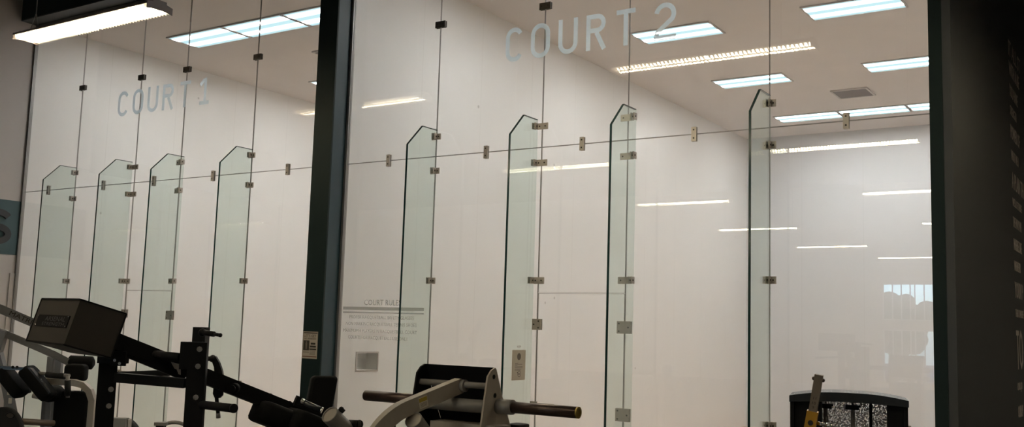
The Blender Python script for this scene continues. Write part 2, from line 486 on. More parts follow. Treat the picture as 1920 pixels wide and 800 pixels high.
# ------------------------------------------------------------------ steel posts, beam, frames
mb = MB(); mb.box(-2.60, -2.335, -0.235, -0.215, 0, H)
post = thing('steel_post', V((-2.47, -0.12, 0)), 'dark teal steel post between the two glass court fronts', 'post')
mb.build('front_face', 'tealdark', post)
MB().box(-2.36, -2.335, -0.215, -0.0, 0, H).build('web', 'teal', post)
mb = MB(); mb.box(-2.60, -2.36, -0.215, 0.018, 0, H); mb.build('core', 'tealdark', post)
post2 = thing('steel_post', V((3.64, -0.12, 0)), 'dark green post at the right end of the court 2 glass', 'post')
MB().box(3.588, 3.679, -0.235, -0.026, 0, H).build('front_face', 'tealdark', post2)
bt = thing('steel_beam', V((-2.5, -0.12, 5.94)), 'black steel beam running above the glass fronts', 'beam')
MB().box(-8.395, 3.679, -0.25, -0.235, 5.93, 6.5).build('fascia', 'tealdark', bt)
MB().box(-8.395, 3.679, -0.25, 0.0, 5.915, 5.93).build('flange', 'beam', bt)  # underside coloured lighter than the fascia, standing in for light from the fixture below
for i, (x0, x1, nme) in enumerate(((-8.40, -2.60, 'court 1'), (-2.335, 3.62, 'court 2'))):
    tr_ = MB()
    tr_.box(x0, x0 + .03, -0.025, 0.019, 0, GT); tr_.box(x1 - .02, x1, -0.02, 0.019, 0, GT)
    tr_.box(x0, x1, -0.025, 0.019, GT, 5.915); tr_.box(x0 + .03, x1 - .02, -0.02, 0.019, 0, 0.035)
    struct('trim_%d' % (i + 1), tr_, 'channel', 'thin aluminium channel framing the glass front of ' + nme, 'trim')
struct('trim_3', MB().box(-8.40, -8.385, -0.098, -0.026, 0, 2.375), 'pale', 'pale jamb strip on the side wall beside the court 1 glass', 'trim')

# left wall band and letter
tag(MB().box(-8.40, -8.396, -1.0, -0.012, 2.63, 3.38).build('wall_band', 'tealband'), 'teal painted band on the grey side wall at the left', 'band')
def stroke(pts, w):
    n = len(pts); L_, R_ = [], []
    for i, p in enumerate(pts):
        if i == 0: d = (pts[1] - p).normalized(); nn = V((-d.y, d.x)); k = 1
        elif i == n - 1: d = (p - pts[i - 1]).normalized(); nn = V((-d.y, d.x)); k = 1
        else:
            d1 = (p - pts[i - 1]).normalized(); d2 = (pts[i + 1] - p).normalized()
            t = (d1 + d2).normalized(); nn = V((-t.y, t.x)); k = 1 / max(.35, nn.dot(V((-d1.y, d1.x))))
        L_.append(p + nn * w / 2 * k); R_.append(p - nn * w / 2 * k)
    return L_, R_
def arc(cx, cy, rx, ry, a0, a1, n=12):
    return [V((cx + rx * math.cos(math.radians(a0 + (a1 - a0) * i / n)), cy + ry * math.sin(math.radians(a0 + (a1 - a0) * i / n)))) for i in range(n + 1)]
def strip_mesh(mb, pts, w, o, xd, up, thick, closed=False):
    nrm = xd.cross(up)
    if closed:
        ext = [pts[-1]] + pts + [pts[0]]
        L_, R_ = stroke(ext, w); L_, R_ = L_[1:-1], R_[1:-1]
    else: L_, R_ = stroke(pts, w)
    f = lambda q, h: mb.bm.verts.new(o + xd * q.x + up * q.y + nrm * h)
    rows = [(f(a, 0), f(b, 0), f(b, thick), f(a, thick)) for a, b in zip(L_, R_)]
    n = len(rows); rng = range(n) if closed else range(n - 1)
    for i in rng:
        a, b = rows[i], rows[(i + 1) % n]
        for k in range(4):
            mb.bm.faces.new([a[k], a[(k + 1) % 4], b[(k + 1) % 4], b[k]])
    if not closed:
        mb.bm.faces.new(rows[0][::-1]); mb.bm.faces.new(rows[-1])
def S_pts(w, h):
    r = w / 2; q = h / 4
    return arc(r, h - q, r, q, 25, 250, 14) + arc(r, q, r, q, 70, -155, 14)
mb = MB(); o_ = V((-8.396, -0.50, 2.80))
strip_mesh(mb, S_pts(.31, .40), .085, o_, Y_, Z_, 0.04)
tag(mb.build('wall_letter', 'letterdark'), 'raised charcoal letter S on the teal band of the side wall', 'letter')

# ------------------------------------------------------------------ glass fronts
JZ = 3.514
def pane(name, x0, x1, z0, z1, label, group):
    t = thing(name, V(((x0 + x1) / 2, 0, z0)), label, 'glass partition', group)
    g = 0.002
    MB().box(x0 + g, x1 - g, -0.006, 0.006, z0 + g, z1 - g).build('pane', 'pane', t)
    e = MB()
    for a in (x0 + g - .0005, x1 - g - .0015): e.box(a, a + .002, -0.0065, 0.0065, z0 + g, z1 - g)
    for a in (z0 + g - .0005, z1 - g - .0015): e.box(x0 + g + .002, x1 - g - .002, -0.0065, 0.0065, a, a + .002)
    e.build('polished_edge', 'seal', t)
    return t
ORD = ('first', 'second', 'third', 'fourth', 'fifth')
CT = {1: dict(xs=[-8.37, -7.186, -5.93, -5.047, -3.795, -2.62], fins=[-7.178, -5.990, -4.990, -3.788]),
      2: dict(xs=[-2.305, -1.118, 0.132, 1.028, 2.316, 3.583], fins=[-1.113, 0.075, 1.100, 2.318])}
DOORZ = 2.155
for c, q in CT.items():
    xs = q['xs']; ct = ('the left court', 'the right court')[c - 1]
    for i in range(5):
        if i == 2:
            pane('glass_partition', xs[2], xs[3], DOORZ, JZ, 'short glass panel directly above the glass door of ' + ct, 'glass panels of ' + ct)
            d = thing('door_%d' % c, V((xs[2], 0, 0.01)), 'frameless glass door of ' + ct, 'door', None, 'structure')
            MB().box(xs[2] + .004, xs[3] - .004, -.006, .006, .012, DOORZ - .004).build('pane', 'pane', d)
            e = MB()
            for a in (xs[2] + .003, xs[3] - .006): e.box(a, a + .003, -.0065, .0065, .012, DOORZ - .004)
            e.box(xs[2] + .006, xs[3] - .006, -.0065, .0065, DOORZ - .007, DOORZ - .004)
            e.build('polished_edge', 'seal', d)
            q['door'] = d
        else:
            pane('glass_partition', xs[i], xs[i + 1], .035, JZ, 'lower glass panel of %s, %s from the left' % (ct, ORD[i]), 'glass panels of ' + ct)
        pane('glass_partition', xs[i], xs[i + 1], JZ, GT, 'upper glass panel of %s, %s from the left' % (ct, ORD[i]), 'glass panels of ' + ct)

def clip_plate(mb, x0, x1, z0, z1, y=-0.0065, t=0.010):
    mb.box(x0, x1, y - t, y, z0, z1)
def bolts(xs_, z_s, parent, y=-0.0165):
    for x, z in zip(xs_, z_s): MB().tube(V((x, y - .0005, z)), V((x, y - .004, z)), 0.0075, 10).build('bolt', 'bolt', parent)
# fins with their clips
for c, q in CT.items():
    xs = q['xs']
    for i, fx in enumerate(q['fins']):
        side = ('at its first joint', 'left of the door', 'right of the door', 'at the last joint')[i]
        fin = thing('glass_fin', V((fx, -0.24, 0)), 'green tinted glass fin of the %s court %s' % (('left', 'right')[c - 1], side), 'glass fin', 'glass fins')
        prof = [(-.0075, 0.035), (-.475, 0.035), (-.465, 3.56), (-.245, 3.78), (-.0075, 3.78)]
        p3 = [V((fx - .0095, y, z)) for y, z in prof]
        MB().prism(p3, V((.019, 0, 0))).build('pane', 'fin', fin)
        ed = MB()
        ed.prism([V((fx - .0098, y, z)) for y, z in ((-.476, .035), (-.4665, 3.562), (-.4625, 3.56), (-.472, .035))], V((.0196, 0, 0)))
        ed.prism([V((fx - .0098, y, z)) for y, z in ((-.4665, 3.562), (-.2455, 3.7825), (-.242, 3.779), (-.4625, 3.559))], V((.0196, 0, 0)))
        ed.prism([V((fx - .0098, y, z)) for y, z in ((-.2455, 3.7825), (-.0078, 3.7825), (-.0078, 3.778), (-.242, 3.778))], V((.0196, 0, 0)))
        ed.build('polished_edge', 'edge', fin)
        for z in (3.713, 3.365, 2.267, 1.12):
            if i in (1, 2) and z == 1.12: continue
            cm = MB()
            jx = (xs[1], xs[2], xs[3], xs[4])[i]
            if i in (0, 3): x0, x1 = fx - .055, fx + .055; bx = (fx - .033, fx + .033)
            elif i == 1: x0, x1 = fx + .0095, jx + .068; bx = (fx + .035, jx + .04)
            else: x0, x1 = jx - .068, fx - .0095; bx = (jx - .04, fx - .035)
            clip_plate(cm, x0, x1, z - .03, z + .03)
            if i != 2: cm.box(fx + .0098, fx + .0178, -.068, -.0165, z - .03, z + .03)
            if i != 1: cm.box(fx - .0178, fx - .0098, -.068, -.0165, z - .03, z + .03)
            if i == 1: cm.box(fx - .0178, fx - .0098, -.068, -.007, z - .03, z + .03)
            if i == 2: cm.box(fx + .0098, fx + .0178, -.068, -.007, z - .03, z + .03)
            co = cm.build('fin_clip', 'steel', fin)
            bolts(bx, (z, z), co)
            MB().tube(V((fx - .022, -.04, z)), V((fx + .022, -.04, z)), .0075, 10).build('bolt', 'bolt', co)
# hinges and lock on the doors
for c, q in CT.items():
    d = q['door']; xs = q['xs']
    xl, xr = xs[2], xs[3]
    fl, fr_ = q['fins'][1], q['fins'][2]
    for nme, x0, x1, z0, z1 in (('top_hinge', fl + .011, xl + .045, 1.815, 1.915), ('top_hinge', xr - .07, fr_ - .011, 1.805, 1.912),
                                ('lower_hinge', xr - .07, fr_ - .011, 1.055, 1.165), ('lock', fl + .011, xl + .03, 1.12, 1.17)):
        hm = MB(); clip_plate(hm, x0, x1, z0, z1, -.0065, .012)
        if nme != 'lock' : hm.box(x0, x1, .0065, .016, z0, z1)
        ho = hm.build(nme, 'steel', d)
        if nme == 'lock': bolts([(x0 + x1) / 2], [(z0 + z1) / 2], ho, -.0185)
        elif x0 < xl: bolts([x0 + .02, x1 - .022, x1 - .022], [(z0 + z1) / 2, z0 + .02, z1 - .02], ho, -.0185)
        else: bolts([x1 - .02, x0 + .022, x0 + .022], [(z0 + z1) / 2, z0 + .02, z1 - .02], ho, -.0185)
    hb = MB(); hb.box(xl + .034, xl + .21, -.022, -.0065, 1.118, 1.158)
    ho = hb.build('latch_bar', 'steel', d, .003)
# splice clips
def splice(x, z, vertical, label, grp):
    w, h = (.022, .062) if vertical else (.062, .033)
    t = thing('splice_clip', V((x, -.01, z - h)), label, 'clip', grp)
    MB().box(x - w, x + w, -.0165, -.0068, z - h, z + h).build('plate', 'steel' if vertical else 'darkclip', t, .0015)
    MB().box(x - w, x + w, .0068, .0165, z - h, z + h).build('backing_plate', 'steel' if vertical else 'darkclip', t)
    dx, dz = (0, .036) if vertical else (.036, 0)
    for s in (-1, 1): MB().tube(V((x + s * dx, -.0165, z + s * dz)), V((x + s * dx, -.020, z + s * dz)), .0075, 10).build('bolt', 'bolt', t)
for c, q in CT.items():
    xs = q['xs']; ct = ('the left court', 'the right court')[c - 1]
    for i in range(5):
        xc = {1: (-7.794, -6.568, -5.538, -4.443, -3.202), 2: (-1.734, -.501, .565, 1.658, 2.932)}[c][i]
        splice(xc, JZ, True, 'upright steel clip on the horizontal joint of %s, %s from left' % (ct, ORD[i]), 'upright clips on the horizontal joint of ' + ct)
    for i in range(4):
        if c == 2 and i > 1: continue
        splice(xs[i + 1], 4.878, False, 'high flat clip on the upper glass of %s, %s from left' % (ct, ORD[i]), 'high clips of ' + ct)

# ------------------------------------------------------------------ COURT lettering on the glass
def court_letters(c, spans, z0, h, w):
    x_ = spans[0][0]
    t = thing('court_number_lettering', V((x_, -.008, z0)), ('frosted lettering COURT 1 on the upper glass left of the dark post', 'frosted lettering COURT 2 on the upper glass right of the dark post')[c - 1], 'lettering')
    o = lambda x: V((x, -0.0068, z0)); th = .0008
    hw = w / 2
    def put(fn, x0):
        mb = MB(); fn(mb, x0); return mb.build('letter', 'frost', t)
    def sm(mb, x0, pts, closed=False): strip_mesh(mb, pts, w, o(x0), X_, Z_, th, closed)
    def C(mb, x0, W):
        r = W / 2 - hw
        sm(mb, x0, arc(W / 2, h - hw - r, r, r, 25, 180) + arc(W / 2, hw + r, r, r, 180, 335))
    def O(mb, x0, W):
        r = W / 2 - hw
        sm(mb, x0, arc(W / 2, h - hw - r, r, r, 0, 180) + arc(W / 2, hw + r, r, r, 180, 360), True)
    def Uu(mb, x0, W):
        r = W / 2 - hw
        sm(mb, x0, [V((hw, h))] + arc(W / 2, hw + r, r, r, 180, 360) + [V((W - hw, h))])
    def Rr(mb, x0, W):
        sm(mb, x0, [V((hw, 0)), V((hw, h))])
        r = h * .26 - hw
        sm(mb, x0, [V((w, h - hw))] + arc(W - hw - r - .005, h - hw - r, r, r, 90, -90) + [V((w, h - hw - 2 * r))])
        sm(mb, x0, [V((W * .52, h - w - 2 * r)), V((W - hw * .8, 0))])
    def T(mb, x0, W):
        sm(mb, x0, [V((0, h - hw)), V((W, h - hw))]); sm(mb, x0, [V((W / 2, 0)), V((W / 2, h - w))])
    def two(mb, x0, W):
        r = W / 2 - hw
        sm(mb, x0, arc(W / 2, h - hw - r, r, r, 170, -35, 14) + [V((hw + .012, hw + .055)), V((hw, w))])
        sm(mb, x0, [V((0, hw)), V((W, hw))])
    def one(mb, x0, W):
        sm(mb, x0, [V((W * .55, w)), V((W * .55, h))])
        sm(mb, x0, [V((0.0, h - .085)), V((W * .55 - hw, h - .018))])
        sm(mb, x0, [V((0, hw)), V((W, hw))])
    fns = [C, O, Uu, Rr, T, two if c == 2 else one]
    for fn, (a, b) in zip(fns, spans):
        put(lambda mb, x0, fn=fn, W=b - a: fn(mb, x0, W), a)
court_letters(2, [(-.308, -.112), (-.02, .193), (.285, .493), (.584, .79), (.895, 1.085), (1.27, 1.48)], 4.378, .338, .044)
court_letters(1, [(-6.378, -6.165), (-6.073, -5.86), (-5.775, -5.566), (-5.480, -5.265), (-5.150, -4.955), (-4.775, -4.605)], 4.402, .33, .044)
t = thing('court_rules_lettering', V((-1.72, -.008, 1.67)), 'grey COURT RULES lettering on the lower left glass of court 2', 'lettering')
yv = -.0068
text_obj('heading', 'COURT RULES', V((-1.975, yv, 2.017)), X_, Z_, .49, .056, 'frost2', t, .0008)
MB().box(-2.262, -1.188, yv - .0008, yv, 1.966, 1.998).build('rule_line', 'frost2', t)
MB().box(-2.262, -1.188, yv - .0008, yv, 1.934, 1.946).build('rule_line', 'frost2', t)
for s_, x0, x1, z in (('PROPER RACQUETBALL SAFETY GLASSES', -2.17, -1.31, 1.870), ('NON MARKING RACQUETBALL TENNIS SHOES', -2.215, -1.275, 1.801),
                      ('MAXIMUM 4 PLAYERS IN RACQUETBALL COURT', -2.245, -1.265, 1.730), ('COURTS FOR RACQUETBALL USE ONLY', -2.175, -1.375, 1.662)):
    text_obj('text_line', s_, V((x0, yv, z)), X_, Z_, x1 - x0, .040, 'frost2', t, .0008)

# notices
t = thing('poster', V((-2.49, -.236, 1.447)), 'small beige and brown notice stuck on the dark post between the courts', 'poster')
xa, xb, za, zb = -2.592, -2.383, 1.449, 1.728
MB().box(xa, xb, -.2385, -.2355, za, zb).build('paper', 'poster', t)
yp = -.2387
MB().box(xa + .006, xb - .006, yp - .0006, yp, zb - .020, zb - .010).build('border_bar', 'ink', t)
MB().box(xa + .006, xb - .006, yp - .0006, yp, za + .016, za + .026).build('border_bar', 'redink', t)
text_obj('heading', "LET'S GET", V((xa + .018, yp, zb - .058)), X_, Z_, .17, .028, 'ink', t, .0006)
text_obj('heading', "NO MARKED", V((xa + .022, yp, zb - .083)), X_, Z_, .165, .018, 'ink', t, .0006)
MB().box(xa + .010, xa + .095, yp - .0006, yp, za + .085, zb - .092).build('picture', 'ink', t)
fm = MB(); zc = (za + zb) / 2
fm.tube(V((xa + .052, yp - .0006, zc + .03)), V((xa + .052, yp - .0012, zc + .03)), .010, 10)
fm.prism([V((xa + .040, yp - .0006, zc + .018)), V((xa + .064, yp - .0006, zc + .018)), V((xa + .060, yp - .0006, zc - .045)), V((xa + .046, yp - .0006, zc - .045))], V((0, -.0006, 0)))
fm.build('figure', 'greyink', t)
bk = MB()
for a, b, z0, z1 in ((.105, .19, .115, .135), (.10, .195, .090, .105), (.115, .18, .145, .165)):
    bk.box(xa + a, xa + b, yp - .0006, yp, za + z0, za + z1)
bk.build('picture', 'ink', t)
ln = MB()
for k in range(5): ln.box(xa + .105, xa + .185, yp - .0006, yp, za + .040 + k * .009, za + .044 + k * .009)
ln.box(xa + .01, xa + .095, yp - .0006, yp, za + .062, za + .070)
ln.build('text_line', 'greyink', t)

xf = 0.075 + .0098
t = thing('notice_card', V((xf, -.22, 1.36)), 'cream paper notice taped to the fin left of the court 2 door', 'sign')
MB().box(xf, xf + .0012, -.335, -.112, 1.363, 1.632).build('paper', 'paper', t)
xo = xf + .0013
MB().tube(V((xo, -.222, 1.572)), V((xo + .0005, -.222, 1.572)), .031, 24).build('emblem', 'greyink', t)
ln = MB()
for k, (a, b) in enumerate(((-.285, -.235), (-.285, -.165), (-.285, -.245), (-.285, -.16), (-.285, -.16), (-.285, -.18), (-.285, -.19))):
    ln.box(xo, xo + .0004, a, b, 1.512 - k * .0105, 1.5155 - k * .0105)
ln.build('text_line', 'greyink', t)
em = MB(); em.ring(V((xo, -.212, 1.418)), V((xo + .0004, -.212, 1.418)), .028, .023)
em.tube(V((xo, -.215, 1.418)), V((xo + .0004, -.215, 1.418)), .010, 12); em.box(xo, xo + .0004, -.248, -.236, 1.428, 1.436)
em.build('symbol', 'greyink', t)
text_obj('tag_text', 'KEEP', V((xo - .001, -.255, 1.652)), Y_, Z_, .06, .018, 'greyink', t, .0008)

# lettering of the black wall
t = thing('wall_lettering', V((3.741, 3.3, 1.1)), 'white block text running down the black side wall at the right edge', 'lettering')
for s_, z0, z1 in (("IT ALL ST", 4.697, 4.86), ("WITH A BE", 4.502, 4.643), ("YOU HAVE", 4.278, 4.404), ("STRENGTH", 4.090, 4.187), ("POWER OF", 3.849, 3.992),
                   ("WHAT WE H", 3.634, 3.733), ("A PLAN TH", 3.348, 3.512), ("WE'LL BE THERE", 3.174, 3.256), ("THE WAY WH", 2.963, 3.066), ("WHERE DRE", 2.737, 2.850),
                   ("WHENEVER", 2.533, 2.631), ("YOUR P", 2.264, 2.425), ("THIS IS WHERE", 2.079, 2.156), ("TO", 1.569, 1.955), ("OUR JO", 1.351, 1.447), ("OUR P", 1.111, 1.225)):
    h = z1 - z0
    text_obj('text_line', s_, V((3.7402, 3.0, z0)), Y_, Z_, h * .62 * len(s_) * (1.0 if s_ != 'TO' else 1.0), h, 'wallprint', t, .002)

# ------------------------------------------------------------------ court ceiling lights and vents
def troffer(x0, y0):
    x1, y1 = x0 + 1.13, y0 + .56
    t = thing('ceiling_light', V(((x0 + x1) / 2, (y0 + y1) / 2, 5.94)), 'x', 'ceiling light', 'fluorescent panels in the court ceiling')
    f = MB(); z0, z1 = 5.922, 5.939; b = .022
    f.box(x0 - b, x1 + b, y0 - b, y0, z0, z1); f.box(x0 - b, x1 + b, y1, y1 + b, z0, z1)
    f.box(x0 - b, x0, y0, y1, z0, z1); f.box(x1, x1 + b, y0, y1, z0, z1)
    f.build('frame', 'tframe', t)
    MB().box(x0, x1, y0, y1, 5.930, 5.939).build('diffuser', 'troffer', t)
    return t
tproto = troffer(0, 0); first = True
def place_tr(x0, y0, label):
    global first
    o = tproto if first else copy_tree(tproto)
    first = False
    o.location = V((x0 + .565, y0 + .28, 5.94)); o['label'] = label
rows = ((1.33, (0, 1, 2)), (4.27, (0, 2)), (7.24, (0, 2)), (10.28, (0, 1, 2)))
for c, xb in ((1, -7.235), (2, -1.11)):
    for ri, (y, cols) in enumerate(rows):
        for k in cols:
            place_tr(xb + k * 1.19, y, 'lit fluorescent ceiling panel of the %s court, %s row from the glass, %s' % (('left', 'right')[c - 1], ('first', 'second', 'third', 'last')[ri], ('left', 'middle', 'right')[k]))
for c, (x0, y0) in ((1, (-5.83, 2.87)), (2, (.37, 8.72))):
    t = thing('ceiling_vent', V((x0 + .3, y0 + .3, 5.94)), 'square grey air vent in the ceiling of the %s court' % ('left', 'right')[c - 1], 'vent')
    f = MB(); b = .03
    for a in ((x0, x0 + .6, y0, y0 + b), (x0, x0 + .6, y0 + .6 - b, y0 + .6), (x0, x0 + b, y0 + b, y0 + .6 - b), (x0 + .6 - b, x0 + .6, y0 + b, y0 + .6 - b)):
        f.box(*a, 5.915, 5.939)
    f.build('frame', 'tframe', t)
    MB().box(x0 + b, x0 + .6 - b, y0 + b, y0 + .6 - b, 5.933, 5.939).build('backing', 'ventm', t)
    s_ = MB()
    for k in range(12):
        y = y0 + .05 + k * .043
        s_.prism([V((x0 + b, y, 5.932)), V((x0 + b, y + .004, 5.932)), V((x0 + b, y + .024, 5.919)), V((x0 + b, y + .020, 5.919))], V((.54, 0, 0)))
    s_.build('slats', 'ventm', t)

# ------------------------------------------------------------------ hanging gym lights
ZF = 4.70
def gym_light():
    t = thing('hanging_light', V((0, 0, ZF)), 'x', 'hanging light', 'linear lights hung from the gym ceiling')
    L2, w = 1.115, .145
    def sec(x0, x1, prof, name, mat):
        m_ = MB(); m_.prism([V((x0, y, ZF + z)) for y, z in prof], V((x1 - x0, 0, 0))); return m_.build(name, mat, t)
    top = [(-w, .046), (-w, .066), (-.07, .082), (-.07, .105), (.07, .105), (.07, .082), (w, .066), (w, .046), (w - .004, .046), (w - .004, .062), (-w + .004, .062), (-w + .004, .046)]
    sec(-L2 + .006, L2 - .006, top, 'housing', 'housing')
    sec(-L2 + .01, L2 - .01, [(-w + .005, .047), (-w + .005, .050), (-.055, .060), (.055, .060), (w - .005, .050), (w - .005, .047), (.055, .056), (-.055, .056)], 'reflector', 'blade')
    for cy_ in (-.055, .055):
        lm = MB(); lm.sweep([V((-L2 + .012, cy_, ZF + .041)), V((L2 - .012, cy_, ZF + .041))], .015, 12); lm.build('lamp_tube', 'lamp', t)
    endp = [(-w, 0), (-w, .068), (-.075, .086), (-.075, .110), (.075, .110), (.075, .086), (w, .068), (w, 0), (.07, .014), (-.07, .014)]
    sec(-L2, -L2 + .006, endp, 'end_cap', 'housing'); sec(L2 - .006, L2, endp, 'end_cap', 'housing')
    b = MB()
    n = 24
    for s in (-1, 1):
        for k in range(n):
            x = s * (.012 + (k + .5) * (L2 - .03) / n)
            for y0, y1 in ((-w + .003, 0), (0, w - .003)):
                zl = [.014 if abs(y) > .1 else .020 for y in (y0, y1)]
                b.prism([V((x - .001, y0, ZF + zl[0])), V((x - .001, y1, ZF + zl[1])), V((x - .001, y1, ZF + .047)), V((x - .001, y0, ZF + .047))], V((.002, 0, 0)))
    b.box(-L2 + .01, L2 - .01, -.002, .002, ZF + .022, ZF + .047)
    b.build('louver', 'blade', t)
    for sx in (-L2 + .16, L2 - .16):
        c = MB()
        for sy in (-.05, .05): c.tube(V((sx, sy, ZF + .10)), V((sx, 0, ZF + .30)), .0035, 6)
        c.tube(V((sx, 0, ZF + .30)), V((sx, 0, 8.0)), .005, 6)
        c.build('cable', 'cable', t)
    return t
gp = gym_light(); gfirst = True
GL = [(-4.02, -2.04, 'lit hanging light in front of the court 1 glass, nearest the left wall'),
      (1.00, -1.96, 'lit hanging light in the row nearest the glass, before court 2'),
      (5.45, -1.35, 'lit hanging light nearest the black side wall'),
      (7.2, 4.4, 'lit hanging light in the passage beside the black side wall'),
      (-4.20, -7.55, 'lit hanging light of the second row from the glass, left one'),
      (0.90, -7.50, 'lit hanging light of the second row from the glass, middle one'),
      (6.10, -7.55, 'added unseen hanging light brightening the gym, second row from the glass, right one'),  # extra fixture out of view, added to brighten the gym
      (-4.08, -12.9, 'lit hanging light of the third row from the glass, middle one'),
      (1.00, -12.8, 'lit hanging light of the third row from the glass, right one'),
      (-18.6, -13.0, 'lit hanging light of the third row, near the far left'),
      (-24.0, -13.2, 'lit hanging light of the third row, second from the far left'),
      (-29.0, -13.3, 'lit hanging light of the third row, at the far left wall'),
      (-4.40, -18.7, 'lit hanging light of the fourth row from the glass, left one'),
      (1.00, -18.6, 'lit hanging light of the fourth row from the glass, middle one'),
      (6.10, -18.6, 'added unseen hanging light brightening the gym, fourth row from the glass, right one'),  # unseen fixture put in as fill light for the gym
      (-4.00, -24.5, 'lit hanging light of the fifth row from the glass, left one'),
      (1.00, -24.5, 'lit hanging light of the fifth row from the glass, right one'),
      (-2.60, -29.4, 'lit hanging light of the last row by the rear windows')]
for x, y, lab in GL:
    o = gp if gfirst else copy_tree(gp); gfirst = False
    o.location = V((x, y, ZF)); o['label'] = lab

# ================================================================== gym machines
def roundp(a, b, c, r, n=6):
    """points of a bend at b between legs a and c"""
    d1 = (a - b).normalized(); d2 = (c - b).normalized()
    p0, p1 = b + d1 * r, b + d2 * r
    return [p0 * (1 - s) ** 2 + b * 2 * s * (1 - s) + p1 * s * s for s in [i / n for i in range(n + 1)]]
def rect_sweep(mb, pts, w, h, up=Z_):
    """rectangular tube along a path; up keeps the section upright"""
    rings = []
    n = len(pts)
    for i, p in enumerate(pts):
        if i == 0: t = pts[1] - p
        elif i == n - 1: t = p - pts[i - 1]
        else: t = (pts[i + 1] - p).normalized() + (p - pts[i - 1]).normalized()
        t.normalize(); s = t.cross(up).normalized(); u = s.cross(t).normalized()
        rings.append([mb.bm.verts.new(p + s * a * w / 2 + u * b * h / 2) for a, b in ((-1, -1), (1, -1), (1, 1), (-1, 1))])
    for a, b in zip(rings, rings[1:]):
        for k in range(4): mb.bm.faces.new([a[k], a[(k + 1) % 4], b[(k + 1) % 4], b[k]])
    mb.bm.faces.new(rings[0][::-1]); mb.bm.faces.new(rings[-1])
def post_v(mb, top, w, d, ax=V((1, 0, 0)), z0=0.0):
    ax = V((ax.x, ax.y, 0)).normalized(); ay = Z_.cross(ax)
    c = V((top.x, top.y, (top.z + z0) / 2))
    mb.obox(c, ax, ay, Z_, w / 2, d / 2, (top.z - z0) / 2)
def boltm(c, n, r=.011, l=.012):
    return MB().tube(c, c + n.normalized() * l, r, 8)
RH = V((R.x, R.y, 0)).normalized(); FH = V((F.x, F.y, 0)).normalized()

def facing(px):
    """level axis across the line of sight through a picture column"""
    d = F + R * ((px - 960) / FPX); d.z = 0; d.normalize()
    return V((d.y, -d.x, 0)), d
